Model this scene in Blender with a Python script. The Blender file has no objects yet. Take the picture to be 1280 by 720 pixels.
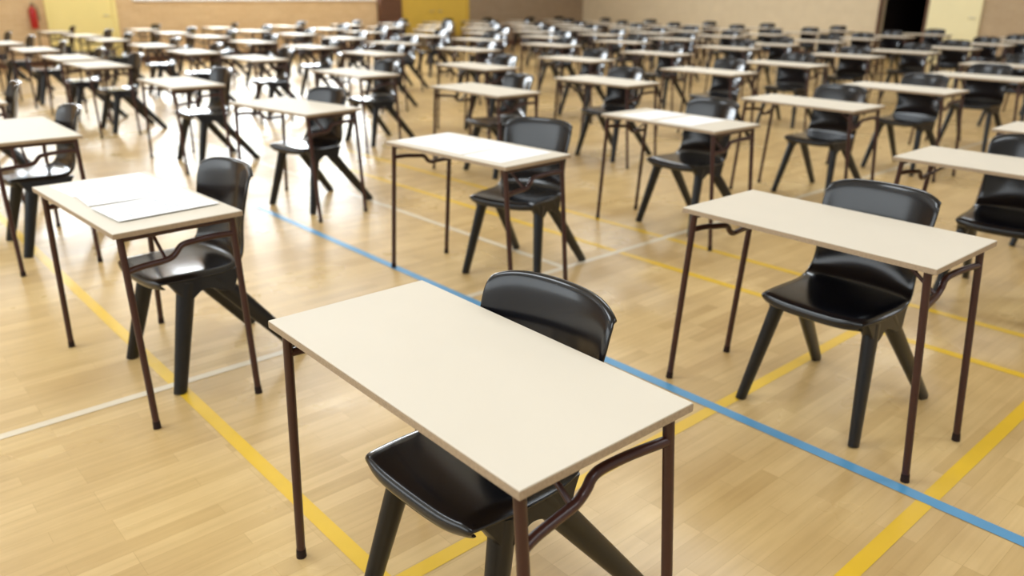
import bpy, bmesh, math, random
from mathutils import Vector, Matrix
random.seed(7)
S = bpy.context.scene
COL = S.collection
R = math.radians

# ------------------------------------------------------------------ camera
FPX, CZ, PITCH, ROLL, PSI = 990.3, 1.46, R(20.4), R(0.32), R(48.25)
cF = Vector((math.cos(PSI)*math.cos(PITCH), math.sin(PSI)*math.cos(PITCH), -math.sin(PITCH)))
r0 = Vector((math.sin(PSI), -math.cos(PSI), 0)); u0 = r0.cross(cF)
cR = r0*math.cos(ROLL) + u0*math.sin(ROLL); cU = u0*math.cos(ROLL) - r0*math.sin(ROLL)
def project(p):
    d = Vector(p) - Vector((0, 0, CZ)); w = d.dot(cF)
    if w < 0.2: return (-9999, -9999)
    return (640 + FPX*d.dot(cR)/w, 360 - FPX*d.dot(cU)/w)
def at(x, y, z):
    d = cF*FPX + cR*(x-640) + cU*(360-y); t = (z-CZ)/d.z
    return (d.x*t, d.y*t)
cd = bpy.data.cameras.new('camera'); cam = bpy.data.objects.new('camera', cd); COL.objects.link(cam)
cd.sensor_width = 36; cd.lens = 36*FPX/1280; cd.clip_start = .05; cd.clip_end = 200
m = Matrix((cR, cU, -cF)).transposed().to_4x4(); m.translation = (0, 0, CZ); cam.matrix_world = m
cd.dof.use_dof = True; cd.dof.focus_distance = 1.8; cd.dof.aperture_fstop = 2.3
S.camera = cam
S.view_settings.view_transform = 'Standard'

# ------------------------------------------------------------------ materials
def srgb(r, g, b):
    f = lambda c: (c/255/12.92) if c/255 <= .04045 else ((c/255+.055)/1.055)**2.4
    return (f(r), f(g), f(b), 1)
def mat(name, col, rough=.5, spec=.5, metal=0, noise=0, nscale=20, coat=0, bump=0):
    M = bpy.data.materials.new(name); M.use_nodes = True
    nt = M.node_tree; b = nt.nodes['Principled BSDF']
    b.inputs['Base Color'].default_value = col; b.inputs['Roughness'].default_value = rough
    b.inputs['Metallic'].default_value = metal; b.inputs['Specular IOR Level'].default_value = spec
    b.inputs['Coat Weight'].default_value = coat; b.inputs['Coat Roughness'].default_value = .12
    tc = nt.nodes.new('ShaderNodeTexCoord'); n = nt.nodes.new('ShaderNodeTexNoise')
    n.inputs['Scale'].default_value = nscale; n.inputs['Detail'].default_value = 4
    nt.links.new(tc.outputs['Object'], n.inputs['Vector'])
    if noise:
        mx = nt.nodes.new('ShaderNodeMix'); mx.data_type = 'RGBA'
        mx.inputs['A'].default_value = [c*(1-noise) for c in col[:3]]+[1]
        mx.inputs['B'].default_value = [min(1, c*(1+noise)) for c in col[:3]]+[1]
        nt.links.new(n.outputs['Fac'], mx.inputs['Factor']); nt.links.new(mx.outputs['Result'], b.inputs['Base Color'])
    if bump:
        bp = nt.nodes.new('ShaderNodeBump'); bp.inputs['Strength'].default_value = bump; bp.inputs['Distance'].default_value = .002
        nt.links.new(n.outputs['Fac'], bp.inputs['Height']); nt.links.new(bp.outputs['Normal'], b.inputs['Normal'])
    return M
def brick(name, c1, c2, cm, bw, rh, mortar, axes='XY', rough=.7, spec=.3, bump=.2, offset=.5, freq=2, blotch=0, low=(.84, .81, .78, 1)):
    M = bpy.data.materials.new(name); M.use_nodes = True
    nt = M.node_tree; b = nt.nodes['Principled BSDF']; L = nt.links.new
    tc = nt.nodes.new('ShaderNodeTexCoord'); sp = nt.nodes.new('ShaderNodeSeparateXYZ'); cb = nt.nodes.new('ShaderNodeCombineXYZ')
    L(tc.outputs['Object'], sp.inputs[0]); L(sp.outputs[axes[0]], cb.inputs['X']); L(sp.outputs[axes[1]], cb.inputs['Y'])
    t = nt.nodes.new('ShaderNodeTexBrick'); L(cb.outputs[0], t.inputs['Vector'])
    t.inputs['Scale'].default_value = 1; t.inputs['Brick Width'].default_value = bw; t.inputs['Row Height'].default_value = rh
    t.inputs['Mortar Size'].default_value = mortar; t.inputs['Color1'].default_value = c1; t.inputs['Color2'].default_value = c2
    t.inputs['Mortar'].default_value = cm; t.offset = offset; t.offset_frequency = freq; t.inputs['Mortar Smooth'].default_value = .3
    n = nt.nodes.new('ShaderNodeTexNoise'); n.inputs['Scale'].default_value = 1.0; n.inputs['Detail'].default_value = 6
    mp = nt.nodes.new('ShaderNodeMapping'); mp.inputs['Scale'].default_value = (3, 45, 3) if blotch else (4, 4, 4)
    L(cb.outputs[0], mp.inputs['Vector']); L(mp.outputs[0], n.inputs['Vector'])
    mx = nt.nodes.new('ShaderNodeMix'); mx.data_type = 'RGBA'; mx.blend_type = 'MULTIPLY'; mx.inputs['Factor'].default_value = .4
    rp = nt.nodes.new('ShaderNodeValToRGB'); rp.color_ramp.elements[0].position = .3; rp.color_ramp.elements[1].position = .7
    rp.color_ramp.elements[0].color = low; rp.color_ramp.elements[1].color = (1, 1, 1, 1)
    L(n.outputs['Fac'], rp.inputs[0]); L(t.outputs['Color'], mx.inputs['A']); L(rp.outputs[0], mx.inputs['B'])
    out = mx.outputs['Result']
    if blotch:
        n2 = nt.nodes.new('ShaderNodeTexNoise'); n2.inputs['Scale'].default_value = 2.0; n2.inputs['Detail'].default_value = 4
        L(cb.outputs[0], n2.inputs['Vector'])
        r2 = nt.nodes.new('ShaderNodeValToRGB'); r2.color_ramp.elements[0].position = .34; r2.color_ramp.elements[1].position = .66
        r2.color_ramp.elements[0].color = (.80, .75, .67, 1); r2.color_ramp.elements[1].color = (1, 1, 1, 1)
        L(n2.outputs['Fac'], r2.inputs[0])
        m2 = nt.nodes.new('ShaderNodeMix'); m2.data_type = 'RGBA'; m2.blend_type = 'MULTIPLY'; m2.inputs['Factor'].default_value = .8
        L(out, m2.inputs['A']); L(r2.outputs[0], m2.inputs['B']); out = m2.outputs['Result']
        # worn varnish: the sheen varies over the boards
        mr = nt.nodes.new('ShaderNodeMapRange'); mr.inputs['To Min'].default_value = rough+.07; mr.inputs['To Max'].default_value = rough-.07
        mr.inputs['From Min'].default_value = .3; mr.inputs['From Max'].default_value = .7
        L(n2.outputs['Fac'], mr.inputs['Value']); L(mr.outputs[0], b.inputs['Roughness'])
    L(out, b.inputs['Base Color'])
    if not blotch: b.inputs['Roughness'].default_value = rough
    b.inputs['Specular IOR Level'].default_value = spec
    if bump:
        bp = nt.nodes.new('ShaderNodeBump'); bp.inputs['Strength'].default_value = bump; bp.inputs['Distance'].default_value = .004; bp.invert = True
        L(t.outputs['Fac'], bp.inputs['Height']); L(bp.outputs['Normal'], b.inputs['Normal'])
    return M
M_floor = brick('maple_floor', srgb(228, 198, 142), srgb(209, 177, 121), srgb(200, 168, 113), .42, .062, .0008, 'XY', rough=.31, spec=.48, bump=0, offset=.37, freq=3, blotch=1, low=(.70, .64, .55, 1))
M_blue = mat('blue_line_paint', srgb(88, 152, 196), .33, noise=.10, nscale=9)
M_yel = mat('yellow_line_paint', srgb(228, 186, 48), .33, noise=.08, nscale=9)
M_wht = mat('white_line_paint', srgb(222, 208, 182), .33, noise=.07, nscale=9)
M_top = mat('cream_laminate', srgb(224, 215, 199), .55, .06, noise=.025, nscale=6)
M_edge = mat('chipboard_edge', srgb(166, 146, 122), .7, .2, noise=.32, nscale=160)
M_steel = mat('maroon_painted_steel', srgb(58, 28, 25), .32, .5, noise=.15, nscale=60)
M_rub = mat('dark_rubber', srgb(34, 20, 18), .7, .3)
M_chair = mat('glossy_black_plastic', srgb(9, 11, 18), .19, .5, bump=.012, nscale=350, coat=.15)
M_leg = mat('satin_black_plastic', srgb(10, 12, 18), .28, .5, bump=.03, nscale=300)
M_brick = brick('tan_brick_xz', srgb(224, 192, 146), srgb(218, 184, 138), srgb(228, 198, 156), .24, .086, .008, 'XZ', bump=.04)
M_brickd = brick('shaded_brick_xz', srgb(160, 138, 113), srgb(154, 132, 107), srgb(165, 144, 119), .24, .086, .008, 'XZ', bump=.05)  # tan brick again, with the corner's shade put into its colour
M_pale = brick('pale_block_yz', srgb(224, 205, 172), srgb(221, 202, 169), srgb(225, 207, 176), .4, .2, .006, 'YZ', bump=.04)
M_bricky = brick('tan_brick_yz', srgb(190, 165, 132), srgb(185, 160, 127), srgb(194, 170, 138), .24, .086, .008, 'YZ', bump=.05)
M_plaster = mat('plain_plaster', srgb(228, 228, 228), .9, .2, noise=.03)
M_yd = mat('ochre_yellow_door', srgb(216, 178, 72), .45, .4, noise=.06, nscale=4)
M_pd = mat('pale_yellow_door', srgb(248, 228, 152), .45, .4, noise=.04, nscale=4)
M_cd = mat('creamy_yellow_door', srgb(248, 235, 186), .5, .4, noise=.03, nscale=4)
M_brown = mat('dark_brown_timber', srgb(100, 66, 46), .5, .4, noise=.2, nscale=12)
M_white = mat('white_paint', srgb(240, 240, 238), .5, .4)
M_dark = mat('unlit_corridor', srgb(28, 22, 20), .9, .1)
M_chrome = mat('brushed_metal', srgb(190, 190, 190), .3, .5, metal=1)
M_red = mat('red_cylinder_paint', srgb(180, 30, 26), .3, .5)
M_blk = mat('black_rubber_hose', srgb(20, 20, 20), .5, .4)
def paper_mat():
    M = mat('printed_paper', srgb(253, 253, 255), .8, .1); nt = M.node_tree; L = nt.links.new; b = nt.nodes['Principled BSDF']
    tc = nt.nodes.new('ShaderNodeTexCoord'); sp = nt.nodes.new('ShaderNodeSeparateXYZ'); L(tc.outputs['Object'], sp.inputs[0])
    def mth(op, a, v=None):
        n = nt.nodes.new('ShaderNodeMath'); n.operation = op
        L(a, n.inputs[0])
        if v is not None:
            if hasattr(v, 'is_linked'): L(v, n.inputs[1])
            else: n.inputs[1].default_value = v
        return n.outputs[0]
    fx = mth('FRACT', mth('MULTIPLY', sp.outputs['X'], 40.0))
    lines = mth('LESS_THAN', fx, .40)
    iny = mth('LESS_THAN', mth('ABSOLUTE', sp.outputs['Y']), .098)
    inx = mth('LESS_THAN', mth('ABSOLUTE', sp.outputs['X']), .150)
    nz = nt.nodes.new('ShaderNodeTexNoise'); nz.inputs['Scale'].default_value = 45; L(tc.outputs['Object'], nz.inputs['Vector'])
    wd = mth('GREATER_THAN', nz.outputs['Fac'], .50)
    k = mth('MULTIPLY', mth('MULTIPLY', lines, iny), mth('MULTIPLY', inx, wd))
    mx = nt.nodes.new('ShaderNodeMix'); mx.data_type = 'RGBA'; mx.inputs['A'].default_value = srgb(253, 253, 255); mx.inputs['B'].default_value = srgb(204, 208, 216)
    L(k, mx.inputs['Factor']); L(mx.outputs['Result'], b.inputs['Base Color'])
    return M
M_paper = paper_mat()

# ------------------------------------------------------------------ mesh helpers
def link(name, bm, material, parent=None, smooth=False):
    bmesh.ops.recalc_face_normals(bm, faces=bm.faces[:])
    me = bpy.data.meshes.new(name); bm.to_mesh(me); bm.free()
    me.materials.append(material)
    if smooth:
        for p in me.polygons: p.use_smooth = True
        if smooth != True: me.set_sharp_from_angle(angle=smooth)
    o = bpy.data.objects.new(name, me); COL.objects.link(o)
    if parent: o.parent = parent
    return o
def box(bm, x0, x1, y0, y1, z0, z1, bev=0):
    r = bmesh.ops.create_cube(bm, size=1)
    for v in r['verts']:
        v.co = Vector((x0+(v.co.x+.5)*(x1-x0), y0+(v.co.y+.5)*(y1-y0), z0+(v.co.z+.5)*(z1-z0)))
    if bev:
        es = list({e for v in r['verts'] for e in v.link_edges})
        bmesh.ops.bevel(bm, geom=es, offset=bev, segments=2, profile=.5, affect='EDGES')
    return bm
def crom(P, n):
    out = []
    for i in range(len(P)-1):
        a, b, c, d = P[max(i-1, 0)], P[i], P[i+1], P[min(i+2, len(P)-1)]
        for k in range(n):
            t = k/n
            out.append([.5*((2*b[q])+(-a[q]+c[q])*t+(2*a[q]-5*b[q]+4*c[q]-d[q])*t*t+(-a[q]+3*b[q]-3*c[q]+d[q])*t**3) for q in range(len(b))])
    out.append(list(P[-1])); return out
def tube(bm, pts, rad, sides=10, flat=1.0):
    pts = [Vector(p) for p in pts]; n = len(pts)
    rads = rad if isinstance(rad, (list, tuple)) else [rad]*n
    rings = []; up = None
    for i in range(n):
        t = (pts[min(i+1, n-1)]-pts[max(i-1, 0)]).normalized()
        if up is None: up = Vector((0, 1, 0)) if abs(t.y) < .9 else Vector((1, 0, 0))
        a = (up - t*up.dot(t)).normalized(); b = t.cross(a); up = a
        rings.append([bm.verts.new(pts[i]+(a*math.cos(2*math.pi*k/sides)*flat+b*math.sin(2*math.pi*k/sides))*rads[i]) for k in range(sides)])
    for i in range(n-1):
        for k in range(sides):
            bm.faces.new((rings[i][k], rings[i][(k+1) % sides], rings[i+1][(k+1) % sides], rings[i+1][k]))
    bm.faces.new(rings[0][::-1]); bm.faces.new(rings[-1])
    return bm
def empty(name, loc=(0, 0, 0), rz=0):
    o = bpy.data.objects.new(name, None); COL.objects.link(o); o.location = loc; o.rotation_euler = (0, 0, rz); o.empty_display_size = .1
    return o
def tag(o, label, cat, group=None):
    o['label'] = label; o['category'] = cat
    if group: o['group'] = group
    return o
def structure(o): o['kind'] = 'structure'; return o
def copy_tree(o, parent=None):
    c = o.copy(); COL.objects.link(c)
    if parent: c.parent = parent
    for ch in KIDS.get(o.name, []): copy_tree(ch, c)
    return c
KIDS = {}
def remember(root):
    KIDS[root.name] = list(root.children)
    for c in root.children: remember(c)

# ------------------------------------------------------------------ the hall
XW, YW, X0, Y0, ZC = 20.0, 19.0, -6.0, -8.0, 6.0
floor = structure(link('floor', box(bmesh.new(), X0-.3, XW+4, Y0-.3, YW+.3, -.2, 0), M_floor))
def line(name, m, x0, x1, y0, y1, z):
    bm = bmesh.new(); vs = [bm.verts.new(p) for p in ((x0, y0, z), (x1, y0, z), (x1, y1, z), (x0, y1, z))]; bm.faces.new(vs)
    return link(name, bm, m, floor)
w = .024
line('yellow_court_line', M_yel, .88-w, .88+w, 1.46-w, 8.0, .0008)
line('yellow_court_line', M_yel, .88-w, 3.515+w, 1.46-w, 1.46+w, .0009)
line('yellow_court_line', M_yel, 3.515-w, 3.515+w, Y0, 9, .0010)
line('yellow_court_line', M_yel, 3.97-w, 3.97+w, Y0, 9, .0011)
line('yellow_court_line', M_yel, -1, 3.5, .685-w, .685+w, .0012)
line('white_court_line', M_wht, -2, XW, 2.98-w*.85, 2.98+w*.85, .0014)
line('white_court_line', M_wht, 3.06-w*.85, 3.06+w*.85, 2.98, 9, .0015)
line('blue_court_line', M_blue, 2.335-.024, 2.335+.024, Y0, 5.4, .0020)

bm = bmesh.new()
box(bm, X0, .9, YW, YW+.3, 0, ZC); box(bm, .9, 5.9, YW, YW+.3, 0, 2.35); box(bm, .9, 5.9, YW, YW+.3, 3.6, ZC); box(bm, 5.55, 5.9, YW, YW+.3, 2.35, 3.6)
box(bm, 5.9, 12.1, YW, YW+.3, 0, 1.30); box(bm, 5.9, 12.1, YW, YW+.3, 3.6, ZC); box(bm, 12.1, 15.2, YW, YW+.3, 0, ZC)
structure(link('wall_left', bm, M_brick))
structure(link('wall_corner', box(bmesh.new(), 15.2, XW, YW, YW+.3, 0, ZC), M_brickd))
bm = bmesh.new()
box(bm, XW, XW+.3, 9.2, YW+.3, 0, ZC); box(bm, XW, XW+.3, 6.9, 8.07, 0, ZC); box(bm, XW, XW+.3, 8.07, 9.2, 2.1, ZC)
structure(link('wall_right', bm, M_pale))
structure(link('wall_end', box(bmesh.new(), XW, XW+.3, Y0, 6.9, 0, ZC), M_bricky))
structure(link('wall_rear', box(bmesh.new(), X0-.3, X0, Y0, YW+.3, 0, ZC), M_plaster))
structure(link('wall_near', box(bmesh.new(), X0-.3, XW+.3, Y0-.3, Y0, 0, ZC), M_plaster))
structure(link('ceiling', box(bmesh.new(), X0-.3, XW+.3, Y0-.3, YW+.3, ZC, ZC+.2), M_plaster))
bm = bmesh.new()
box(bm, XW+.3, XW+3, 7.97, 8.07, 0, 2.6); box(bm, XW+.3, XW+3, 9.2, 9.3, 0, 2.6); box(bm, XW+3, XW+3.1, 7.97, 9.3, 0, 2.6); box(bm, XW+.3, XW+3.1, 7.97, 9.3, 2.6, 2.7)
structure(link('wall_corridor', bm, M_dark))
bm = bmesh.new(); box(bm, 12.12, 12.8, YW-.16, YW, 0, ZC, .01); structure(link('trim_1', bm, M_brown))
bm = bmesh.new(); box(bm, X0, 4.2, YW-.02, YW, 0, .12); box(bm, 5.6, 12.1, YW-.02, YW, 0, .12); box(bm, 15.2, XW, YW-.02, YW, 0, .12); structure(link('baseboard_left', bm, M_brown))
bm = bmesh.new(); box(bm, XW-.02, XW, Y0, 6.85, 0, .12); box(bm, XW-.02, XW, 9.25, YW, 0, .12); structure(link('baseboard_right', bm, M_brown))
def wall_door(idx, x0, x1, leaves, m, h):
    root = structure(empty('door_%d' % idx, ((x0+x1)/2, YW, 0)))
    hw = (x1-x0)/2
    bm = bmesh.new(); box(bm, -hw-.08, -hw, -.07, 0, 0, h+.08, .006); box(bm, hw, hw+.08, -.07, 0, 0, h+.08, .006); box(bm, -hw, hw, -.07, 0, h, h+.08, .006)
    link('door_frame', bm, m, root)
    for k in range(leaves):
        a = -hw+k*2*hw/leaves+.004; b = -hw+(k+1)*2*hw/leaves-.004
        lf = link('door_leaf', box(bmesh.new(), a, b, -.045, 0, .006, h-.004, .004), m, root)
        link('kick_plate', box(bmesh.new(), a+.05, b-.05, -.048, -.044, .03, .28), M_chrome, lf)
        hx = b-.09 if k == 0 else a+.09
        hb = tube(bmesh.new(), [(hx, -.045, .98), (hx, -.09, .98), (hx+(-.11 if k == 0 else .11), -.09, .98)], .01, 8)
        link('door_handle', hb, M_chrome, lf, True)
    return root
wall_door(1, 4.3, 5.5, 1, M_pd, 2.1)
wall_door(2, 12.88, 15.1, 2, M_yd, 2.2)
root = structure(empty('door_3', (XW, 7.48, 0)))
lf = link('door_leaf', box(bmesh.new(), -.06, -.012, -.56, .56, .006, 2.07, .004), M_cd, root)
link('door_handle', tube(bmesh.new(), [(-.06, -.46, 1), (-.11, -.46, 1), (-.11, -.34, 1)], .01, 8), M_chrome, lf, True)
bm = bmesh.new(); box(bm, -.05, .05, .58, .63, 0, 2.1); box(bm, -.05, .05, 1.68, 1.73, 0, 2.1); box(bm, -.05, .05, .58, 1.73, 2.06, 2.11)
link('door_frame', bm, M_brown, root)
def window(idx, x0, x1, z0, z1):
    root = structure(empty('window_%d' % idx, ((x0+x1)/2, YW, z0))); hw = (x1-x0)/2; h = z1-z0
    bm = bmesh.new()
    for a, b, c, d in ((-hw, -hw+.06, 0, h), (hw-.06, hw, 0, h), (-hw, hw, 0, .06), (-hw, hw, h-.06, h), (-.02, .02, 0, h), (-hw, hw, h*.48, h*.48+.05)):
        box(bm, a, b, .08, .14, c, d)
    link('window_frame', bm, M_white, root)
    link('window_sill', box(bmesh.new(), -hw-.01, hw+.01, -.07, .1, -.04, .0, .006), M_white, root)
for k in range(4): window(k+1, 5.95+k*1.53, 7.45+k*1.53, 1.3, 3.6)
for k in range(3): window(k+5, .93+k*1.53, 2.43+k*1.53, 2.35, 3.6)  # unseen high windows, added to carry the floor glare further left
# fire extinguisher hung on the wall at the left of the pale door
fe = tag(empty('fire_extinguisher', (3.98, YW-.088, .28)), 'red fire extinguisher hung on the brick wall beside the pale yellow door', 'fire extinguisher')
fe.scale = (.8, .8, .8)
prof = [(0, .58), (.075, .58), (.085, .6), (.085, 1.0), (.075, 1.05), (.03, 1.09), (.03, 1.12), (0, 1.12)]
bm = bmesh.new(); rings = []
for r_, z_ in prof: rings.append([bm.verts.new((max(r_, .001)*math.cos(a*math.pi/10), max(r_, .001)*math.sin(a*math.pi/10), z_)) for a in range(20)])
for i in range(len(rings)-1):
    for k in range(20): bm.faces.new((rings[i][k], rings[i][(k+1) % 20], rings[i+1][(k+1) % 20], rings[i+1][k]))
link('cylinder', bm, M_red, fe, R(50))
bm = bmesh.new(); box(bm, -.02, .02, -.03, .03, 1.12, 1.16, .004); box(bm, -.015, .015, -.12, .03, 1.16, 1.175, .004); box(bm, -.012, .012, -.12, 0, 1.19, 1.2, .003)
link('valve_handle', bm, M_blk, fe)
link('hose', tube(bmesh.new(), crom([(.02, 0, 1.14), (.09, -.02, 1.12), (.115, -.02, .98), (.11, -.02, .75)], 5), .011, 8), M_blk, fe, True)
link('wall_bracket', box(bmesh.new(), -.03, .03, .08, .11, .7, 1.0), M_chrome, fe)

# ------------------------------------------------------------------ exam desk (long axis along local Y, chair side at +X)
W, D, H = .916, .449, .72
desk = empty('exam_desk')
T = .019
link('tabletop', box(bmesh.new(), -D/2+.001, D/2-.001, -W/2+.001, W/2-.001, H-.003, H, .001), M_top, desk)
link('edge_band', box(bmesh.new(), -D/2, D/2, -W/2, W/2, H-T, H-.0028, .0008), M_edge, desk)
ix, iy, sp = D/2-.03, W/2-.035, .055
zt = H-T
def leg_at(sx, sy, z): return Vector((sx*ix, sy*(iy+sp*(zt-z)/zt), z))
for sx in (-1, 1):
    for sy in (-1, 1):
        l = link('leg', tube(bmesh.new(), [leg_at(sx, sy, zt), leg_at(sx, sy, .01)], .0120, 12), M_steel, desk, R(50))
        link('rubber_foot', tube(bmesh.new(), [leg_at(sx, sy, .028), leg_at(sx, sy, .010), leg_at(sx, sy, 0)], [.0130, .0136, .0142], 12), M_rub, l, R(50))
for sy in (-1, 1):
    # the two ends are the same folding set turned half a turn: brace low on one leg, bent up to the other
    e = lambda x, dy, z: (-sy*x, sy*(iy+sp*(zt-z)/zt)+sy*dy, z)
    link('top_rail', tube(bmesh.new(), [(-ix, sy*iy, zt-.012), (ix, sy*iy, zt-.012)], .0105, 10), M_steel, desk, R(50))
    lo, hi = H-.145, H-.085
    P = [e(-ix, 0, lo), e(-ix+.035, -.008, lo+.004), e(-ix+.09, -.016, lo+.006), e(-ix+.140, -.024, lo+.006), e(-.026, -.028, lo+.012), e(-.008, -.028, lo+.026),
         e(.006, -.028, lo+.042), e(.028, -.026, lo+.051), e(.075, -.020, lo+.056), e(.11, -.012, lo+.060), e(ix-.05, -.006, hi+.001), e(ix, 0, hi)]
    link('cross_brace', tube(bmesh.new(), crom(P, 4), .0110, 10), M_steel, desk, R(60))
    xs = -sy*-.05
    st = link('folding_stay', tube(bmesh.new(), crom([e(-.05, -.028, lo+.008), e(-.05, -.07, lo+.042), e(-.05, -.12, lo+.083), e(-.05, -.17, zt-.008)], 3), .0065, 8), M_steel, desk, R(60))
    link('stay_hinge', box(bmesh.new(), xs-.02, xs+.02, min(sy*(iy-.15), sy*(iy-.20)), max(sy*(iy-.15), sy*(iy-.20)), zt-.014, zt, .002), M_steel, desk)
remember(desk)

# ------------------------------------------------------------------ moulded chair (front at -X): one continuous shell, cut into seat and backrest
ST = [(-.212, .404, .181), (-.221, .424, .188), (-.206, .439, .196), (-.135, .442, .204), (-.03, .439, .208), (.055, .439, .207), (.110, .448, .204),
      (.147, .472, .199), (.171, .513, .194), (.186, .565, .193), (.198, .615, .196), (.212, .67, .202), (.226, .73, .208), (.237, .772, .208), (.245, .795, .207), (.254, .809, .204), (.267, .811, .201)]
NS = 5; rows = crom(ST, NS); NC = 28; NR = len(rows)
def sm(a): a = max(0, min(1, a)); return a*a*(3-2*a)
def surf(i, u):
    i = max(0, min(NR-1, i)); x, z, hw = rows[i]; t = i/NS
    bk = sm((t-3.5)/8.0); au = abs(u)
    fr = 1-sm(t/3.2); x += fr*.030*au**5                 # rounded plan corners at the seat front
    tp = sm((t-11)/4.0); z -= tp*.026*au**5              # rounded corners at the top of the back
    x -= bk*.056*au**2                                  # back wraps round the sitter
    sd = 1-sm((t-4)/3.5)
    z += (1-bk)*.008*min(au, .88)**2 - sd*.012*sm((au-.86)/.14)*(1-fr)
    return Vector((x, hw*u, z))
def norm(i, u):
    i = max(1, min(NR-2, i))
    a = surf(i+1, u)-surf(i-1, u); b = surf(i, min(1, u+.03))-surf(i, max(-1, u-.03))
    return b.cross(a).normalized()
us = [math.sin((-1+2*k/NC)*math.pi/2) for k in range(NC+1)]
def rim(d, r):                                          # rounded edge: thickness falls to nothing over the last r metres
    return 1 if d >= r else math.sqrt(max(0.0, 1-(1-d/r)**2))
bm = bmesh.new(); A = []; B = []; TH = .0065
arc = [0]
for i in range(1, NR): arc.append(arc[-1]+(Vector(rows[i][:2]+[0])-Vector(rows[i-1][:2]+[0])).length)
for i in range(NR):
    ra = []; rb = []
    for u in us:
        d = min((1-abs(u))*rows[i][2], arc[i], arc[-1]-arc[i])
        t = TH*(.12+.88*rim(d, .012)); p = surf(i, u); n = norm(i, u)
        ra.append(bm.verts.new(p+n*t)); rb.append(bm.verts.new(p-n*t))
    A.append(ra); B.append(rb)
seatf = []; backf = []; SPLIT = 8*NS
for i in range(NR-1):
    tgt = seatf if i < SPLIT else backf
    for k in range(NC):
        tgt.append(bm.faces.new((A[i][k], A[i][k+1], A[i+1][k+1], A[i+1][k]))); tgt.append(bm.faces.new((B[i][k], B[i+1][k], B[i+1][k+1], B[i][k+1])))
    tgt.append(bm.faces.new((A[i][0], A[i+1][0], B[i+1][0], B[i][0]))); tgt.append(bm.faces.new((A[i][NC], B[i][NC], B[i+1][NC], A[i+1][NC])))
for k in range(NC):
    seatf.append(bm.faces.new((A[0][k], B[0][k], B[0][k+1], A[0][k+1]))); backf.append(bm.faces.new((A[-1][k], A[-1][k+1], B[-1][k+1], B[-1][k])))
bmesh.ops.recalc_face_normals(bm, faces=bm.faces[:]); bm.normal_update()
chair = empty('moulded_chair')
for nm, fs in (('seat', seatf), ('backrest', backf)):
    idx = {}; co = []; no = []; F = []
    for f in fs:
        q = []
        for v in f.verts:
            if v not in idx: idx[v] = len(co); co.append(v.co.copy()); no.append(v.normal.copy())
            q.append(idx[v])
        F.append(q)
    me = bpy.data.meshes.new(nm); me.from_pydata(co, [], F); me.materials.append(M_chair)
    for p in me.polygons: p.use_smooth = True
    me.normals_split_custom_set_from_vertices([tuple(n) for n in no])
    o = bpy.data.objects.new(nm, me); COL.objects.link(o); o.parent = chair
bm.free()
for sy in (-1, 1):
    # moulded web under the seat side that the two legs grow from
    prof = crom([(-.175, .432), (-.155, .404), (-.135, .372), (-.115, .352), (-.088, .354), (-.060, .372), (-.035, .380), (-.005, .374), (.035, .354), (.068, .350), (.090, .366), (.104, .398), (.125, .432)], 3)
    bm = bmesh.new(); n = len(prof); L_ = []
    for y_, s_ in ((.152, .90), (.158, 1), (.186, 1), (.192, .90)):
        cx, cz = -.03, .41
        L_.append([bm.verts.new((cx+(x-cx)*(.97 if s_ < 1 else 1), sy*(y_+(.43-z)*.13), cz+(z-cz)*(s_+.04 if s_ < 1 else 1))) for x, z in prof])
    for a, b in zip(L_, L_[1:]):
        for k in range(n): bm.faces.new((a[k], a[(k+1) % n], b[(k+1) % n], b[k]))
    bm.faces.new(L_[0][::-1]); bm.faces.new(L_[-1])
    link('side_web', bm, M_leg, chair, R(45))
    for top, bot in (((-.098, sy*.172, .415), (-.205, sy*.228, 0)), ((.012, sy*.170, .415), (.345, sy*.224, 0))):
        a, b = Vector(top), Vector(bot); P = [a.lerp(b, t) for t in (0, .12, .4, .7, 1)]
        link('leg', tube(bmesh.new(), P, [.037, .036, .033, .0295, .026], 16, .68), M_leg, chair, R(50))
remember(chair)

# ------------------------------------------------------------------ positions: rows j run away to the upper left, i counts along each row
def lat(i, j):
    x = .95+1.605*j if j <= 6 else .95+1.605*6+1.42*(j-6)
    y = 1.15+2.0*i if i <= 4 else 1.15+8.0+1.78*(i-4)
    return x, y
place = {(0, 0): (.95, 1.24, -.8), (0, 1): (2.59, 1.25, -1.2), (1, 0): (.88, 3.17, 2.3), (1, 1): (2.55, 3.15, 3.1), (1, 2): (4.17, 3.10, -2.1), (2, 1): (2.61, 5.23, 8), (0, 2): (4.2, 1.19, 0)}
seen = {(2, 0): (22, 161), (3, 1): (225, 102), (4, 1): (120, 80), (2, 2): (605, 111), (3, 2): (443, 90), (4, 2): (318, 72), (1, 3): (1013, 127), (2, 3): (757, 100), (3, 3): (595, 82), (4, 3): (465, 66),
        (1, 4): (1128, 109), (2, 4): (885, 88), (3, 4): (720, 73), (4, 4): (585, 61), (1, 5): (1225, 95), (2, 5): (980, 79), (3, 5): (820, 66)}
for k, (px, py) in seen.items():
    x, y = at(px, py, H); place[k] = (x, y, random.uniform(-2, 2))
ex, ey = at(1258, 156, H); place[(0, 3)] = (ex, ey-.45, 1)
c8 = at(44, 216, .44)
chair_off = {(0, 0): (.075, 0, 2), (0, 1): (.085, -.04, 0), (1, 0): (.17, -.035, 2), (1, 1): (.29, -.03, 14), (1, 2): (.16, 0, -2), (2, 1): (.09, -.02, 3), (0, 2): (.11, -.02, 4),
             (2, 0): (max(.10, c8[0]-place[(2, 0)][0]), max(-.1, min(.1, c8[1]-place[(2, 0)][1])), 1)}
cells = []
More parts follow.
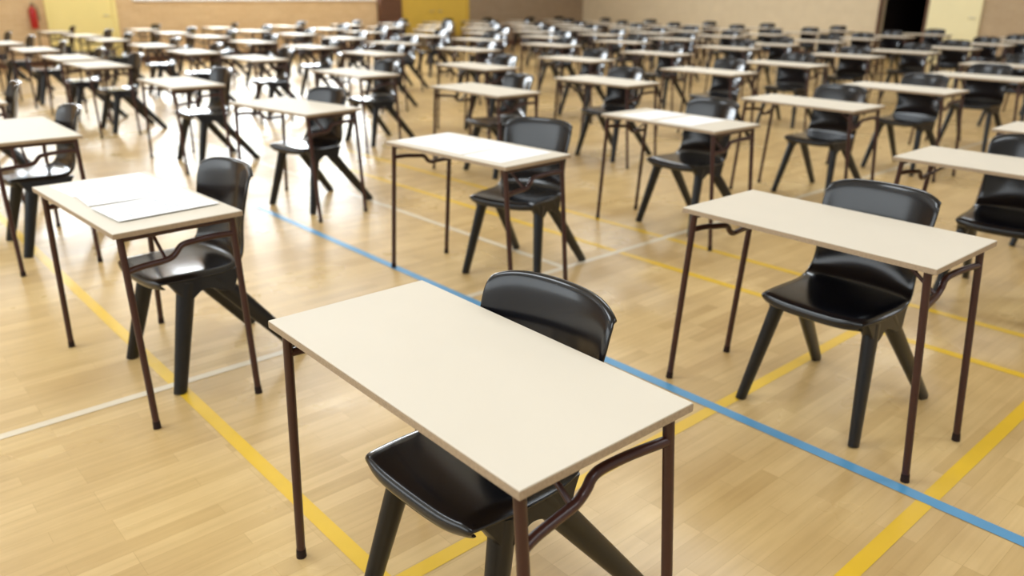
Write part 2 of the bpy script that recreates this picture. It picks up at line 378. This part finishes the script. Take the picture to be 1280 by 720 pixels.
for j in range(0, 12):
    for i in range(-1, 10):
        if (i, j) in place: x, y, a = place[(i, j)]
        else:
            x, y = lat(i, j); x += random.uniform(-.08, .08); y += random.uniform(-.1, .1); a = random.uniform(-2.5, 2.5)
        co = chair_off.get((i, j)) or (random.uniform(.10, .24), random.uniform(-.05, .05), random.uniform(-5, 5))
        vd = any(0 < px < 1280 and 0 < py < 720 for px, py in (project((x+dx*D/2, y+dy*W/2, H)) for dx in (-1, 0, 1) for dy in (-1, -.5, 0, .5, 1)))
        vc = any(0 < px < 1280 and 0 < py < 720 for px, py in (project((x+co[0]+dx, y+co[1]+dy, z)) for dx, z in ((-.2, .43), (.2, .43), (.25, .8), (-.2, 0), (.34, 0)) for dy in (-.2, 0, .2)))
        if vd or vc: cells.append((j, i, x, y, a, co, vd, vc))
ORD = ['first', 'second', 'third', 'fourth', 'fifth', 'sixth', 'seventh', 'eighth', 'ninth', 'tenth', 'eleventh', 'twelfth']
DL = {(0, 0): 'bare cream exam desk in the foreground, the largest and nearest the camera',
      (0, 1): 'bare cream exam desk right of the foreground desk, beyond the blue floor line',
      (1, 0): 'exam desk at the left with white papers spread over most of its top',
      (1, 1): 'exam desk in the middle with three white papers along its top',
      (1, 2): 'exam desk right of centre with two white papers on its top'}
CL = {(0, 0): 'black moulded chair tucked under the largest foreground desk',
      (0, 1): 'black moulded chair behind the bare desk right of the foreground desk',
      (1, 0): 'black moulded chair at the left desk spread with white papers',
      (1, 1): 'black moulded chair pulled out from the middle desk with three papers',
      (1, 2): 'black moulded chair at the right of centre desk with two papers'}
first_d = first_c = True
for j in range(0, 12):
    row = sorted([c for c in cells if c[0] == j], key=lambda c: c[1]); k = 0
    for (_, i, x, y, a, co, vd, vc) in row:
        o = desk if first_d else copy_tree(desk); first_d = False
        o.location = (x, y, 0); o.rotation_euler = (0, 0, R(a))
        tag(o, DL.get((i, j)) or 'cream topped exam desk, %s from the right along the %s diagonal row from the front' % (ORD[k], ORD[j]), 'desk', 'exam desks set out in rows')
        if vc:
            o = chair if first_c else copy_tree(chair); first_c = False
            o.location = (x+co[0], y+co[1], 0); o.rotation_euler = (0, 0, R(a+co[2]))
            tag(o, CL.get((i, j)) or 'black moulded chair at the %s desk from the right in the %s diagonal row' % (ORD[k], ORD[j]), 'chair', 'black moulded chairs at the exam desks')
        k += 1

# ------------------------------------------------------------------ exam papers
def paper(i, j, lx, ly, rz, z, label):
    x, y, a = place[(i, j)]; ca, sa = math.cos(R(a)), math.sin(R(a))
    bm = bmesh.new(); box(bm, -.180, .180, -.128, .128, 0, .0022)
    o = link('exam_paper', bm, M_paper); o.location = (x+ca*lx-sa*ly, y+sa*lx+ca*ly, H+z); o.rotation_euler = (0, 0, R(a+rz))
    tag(o, label, 'paper', 'exam papers laid on desks')
paper(1, 0, .015, .30, 3, .0003, 'white exam paper at the left end of the left desk')
paper(1, 0, .025, .08, -4, .0027, 'white exam paper in the middle of the three on the left desk')
paper(1, 0, .015, -.20, 2, .0051, 'white exam paper nearest the right end of the left desk')
paper(1, 1, .005, .30, 1, .0003, 'white exam paper at the left end of the middle desk')
paper(1, 1, .01, .03, -2, .0003, 'white exam paper between two others on the middle desk')
paper(1, 1, .0, -.245, 2, .0003, 'white exam paper at the right end of the middle desk')
paper(1, 2, .0, .20, -2, .0003, 'white exam paper, left of two on the desk right of centre')
paper(1, 2, .0, -.11, 2, .0003, 'white exam paper, right of two on the desk right of centre')

# ------------------------------------------------------------------ light
wd = bpy.data.worlds.new('world'); S.world = wd; wd.use_nodes = True
bg = wd.node_tree.nodes['Background']; bg.inputs[0].default_value = (.85, .93, 1, 1); bg.inputs[1].default_value = 2
def area(name, loc, rot, sx, sy, power, col=(1, 1, 1)):
    l = bpy.data.lights.new(name, 'AREA'); l.shape = 'RECTANGLE'; l.size = sx; l.size_y = sy; l.energy = power; l.color = col
    o = bpy.data.objects.new(name, l); COL.objects.link(o); o.location = loc; o.rotation_euler = rot; return o
area('daylight_left', (9.0, YW+.5, 2.45), (R(-90), 0, 0), 6.1, 2.3, 820, (.88, .95, 1))
area('left_high_fill', (3.2, YW+.5, 2.98), (R(-90), 0, 0), 4.6, 1.25, 360, (.88, .95, 1))  # added lamp behind the added high windows, brightens the left floor
area('rear_fill', (X0+.1, 5, 3.6), (0, R(-90), 0), 3, 14, 360, (.85, .94, 1))  # added fill at the windowless rear wall, brightens desk and chair fronts
for a in range(3):
    for b in range(3):
        area('ceiling_fill', (-1+a*8, -3+b*8, ZC-.1), (0, 0, 0), 2.0, 3.2, ((170, 175, 185), (165, 172, 190), (115, 130, 170))[a][b], (.85, .93, 1))  # unseen fill lamps added under the ceiling for soft, even light
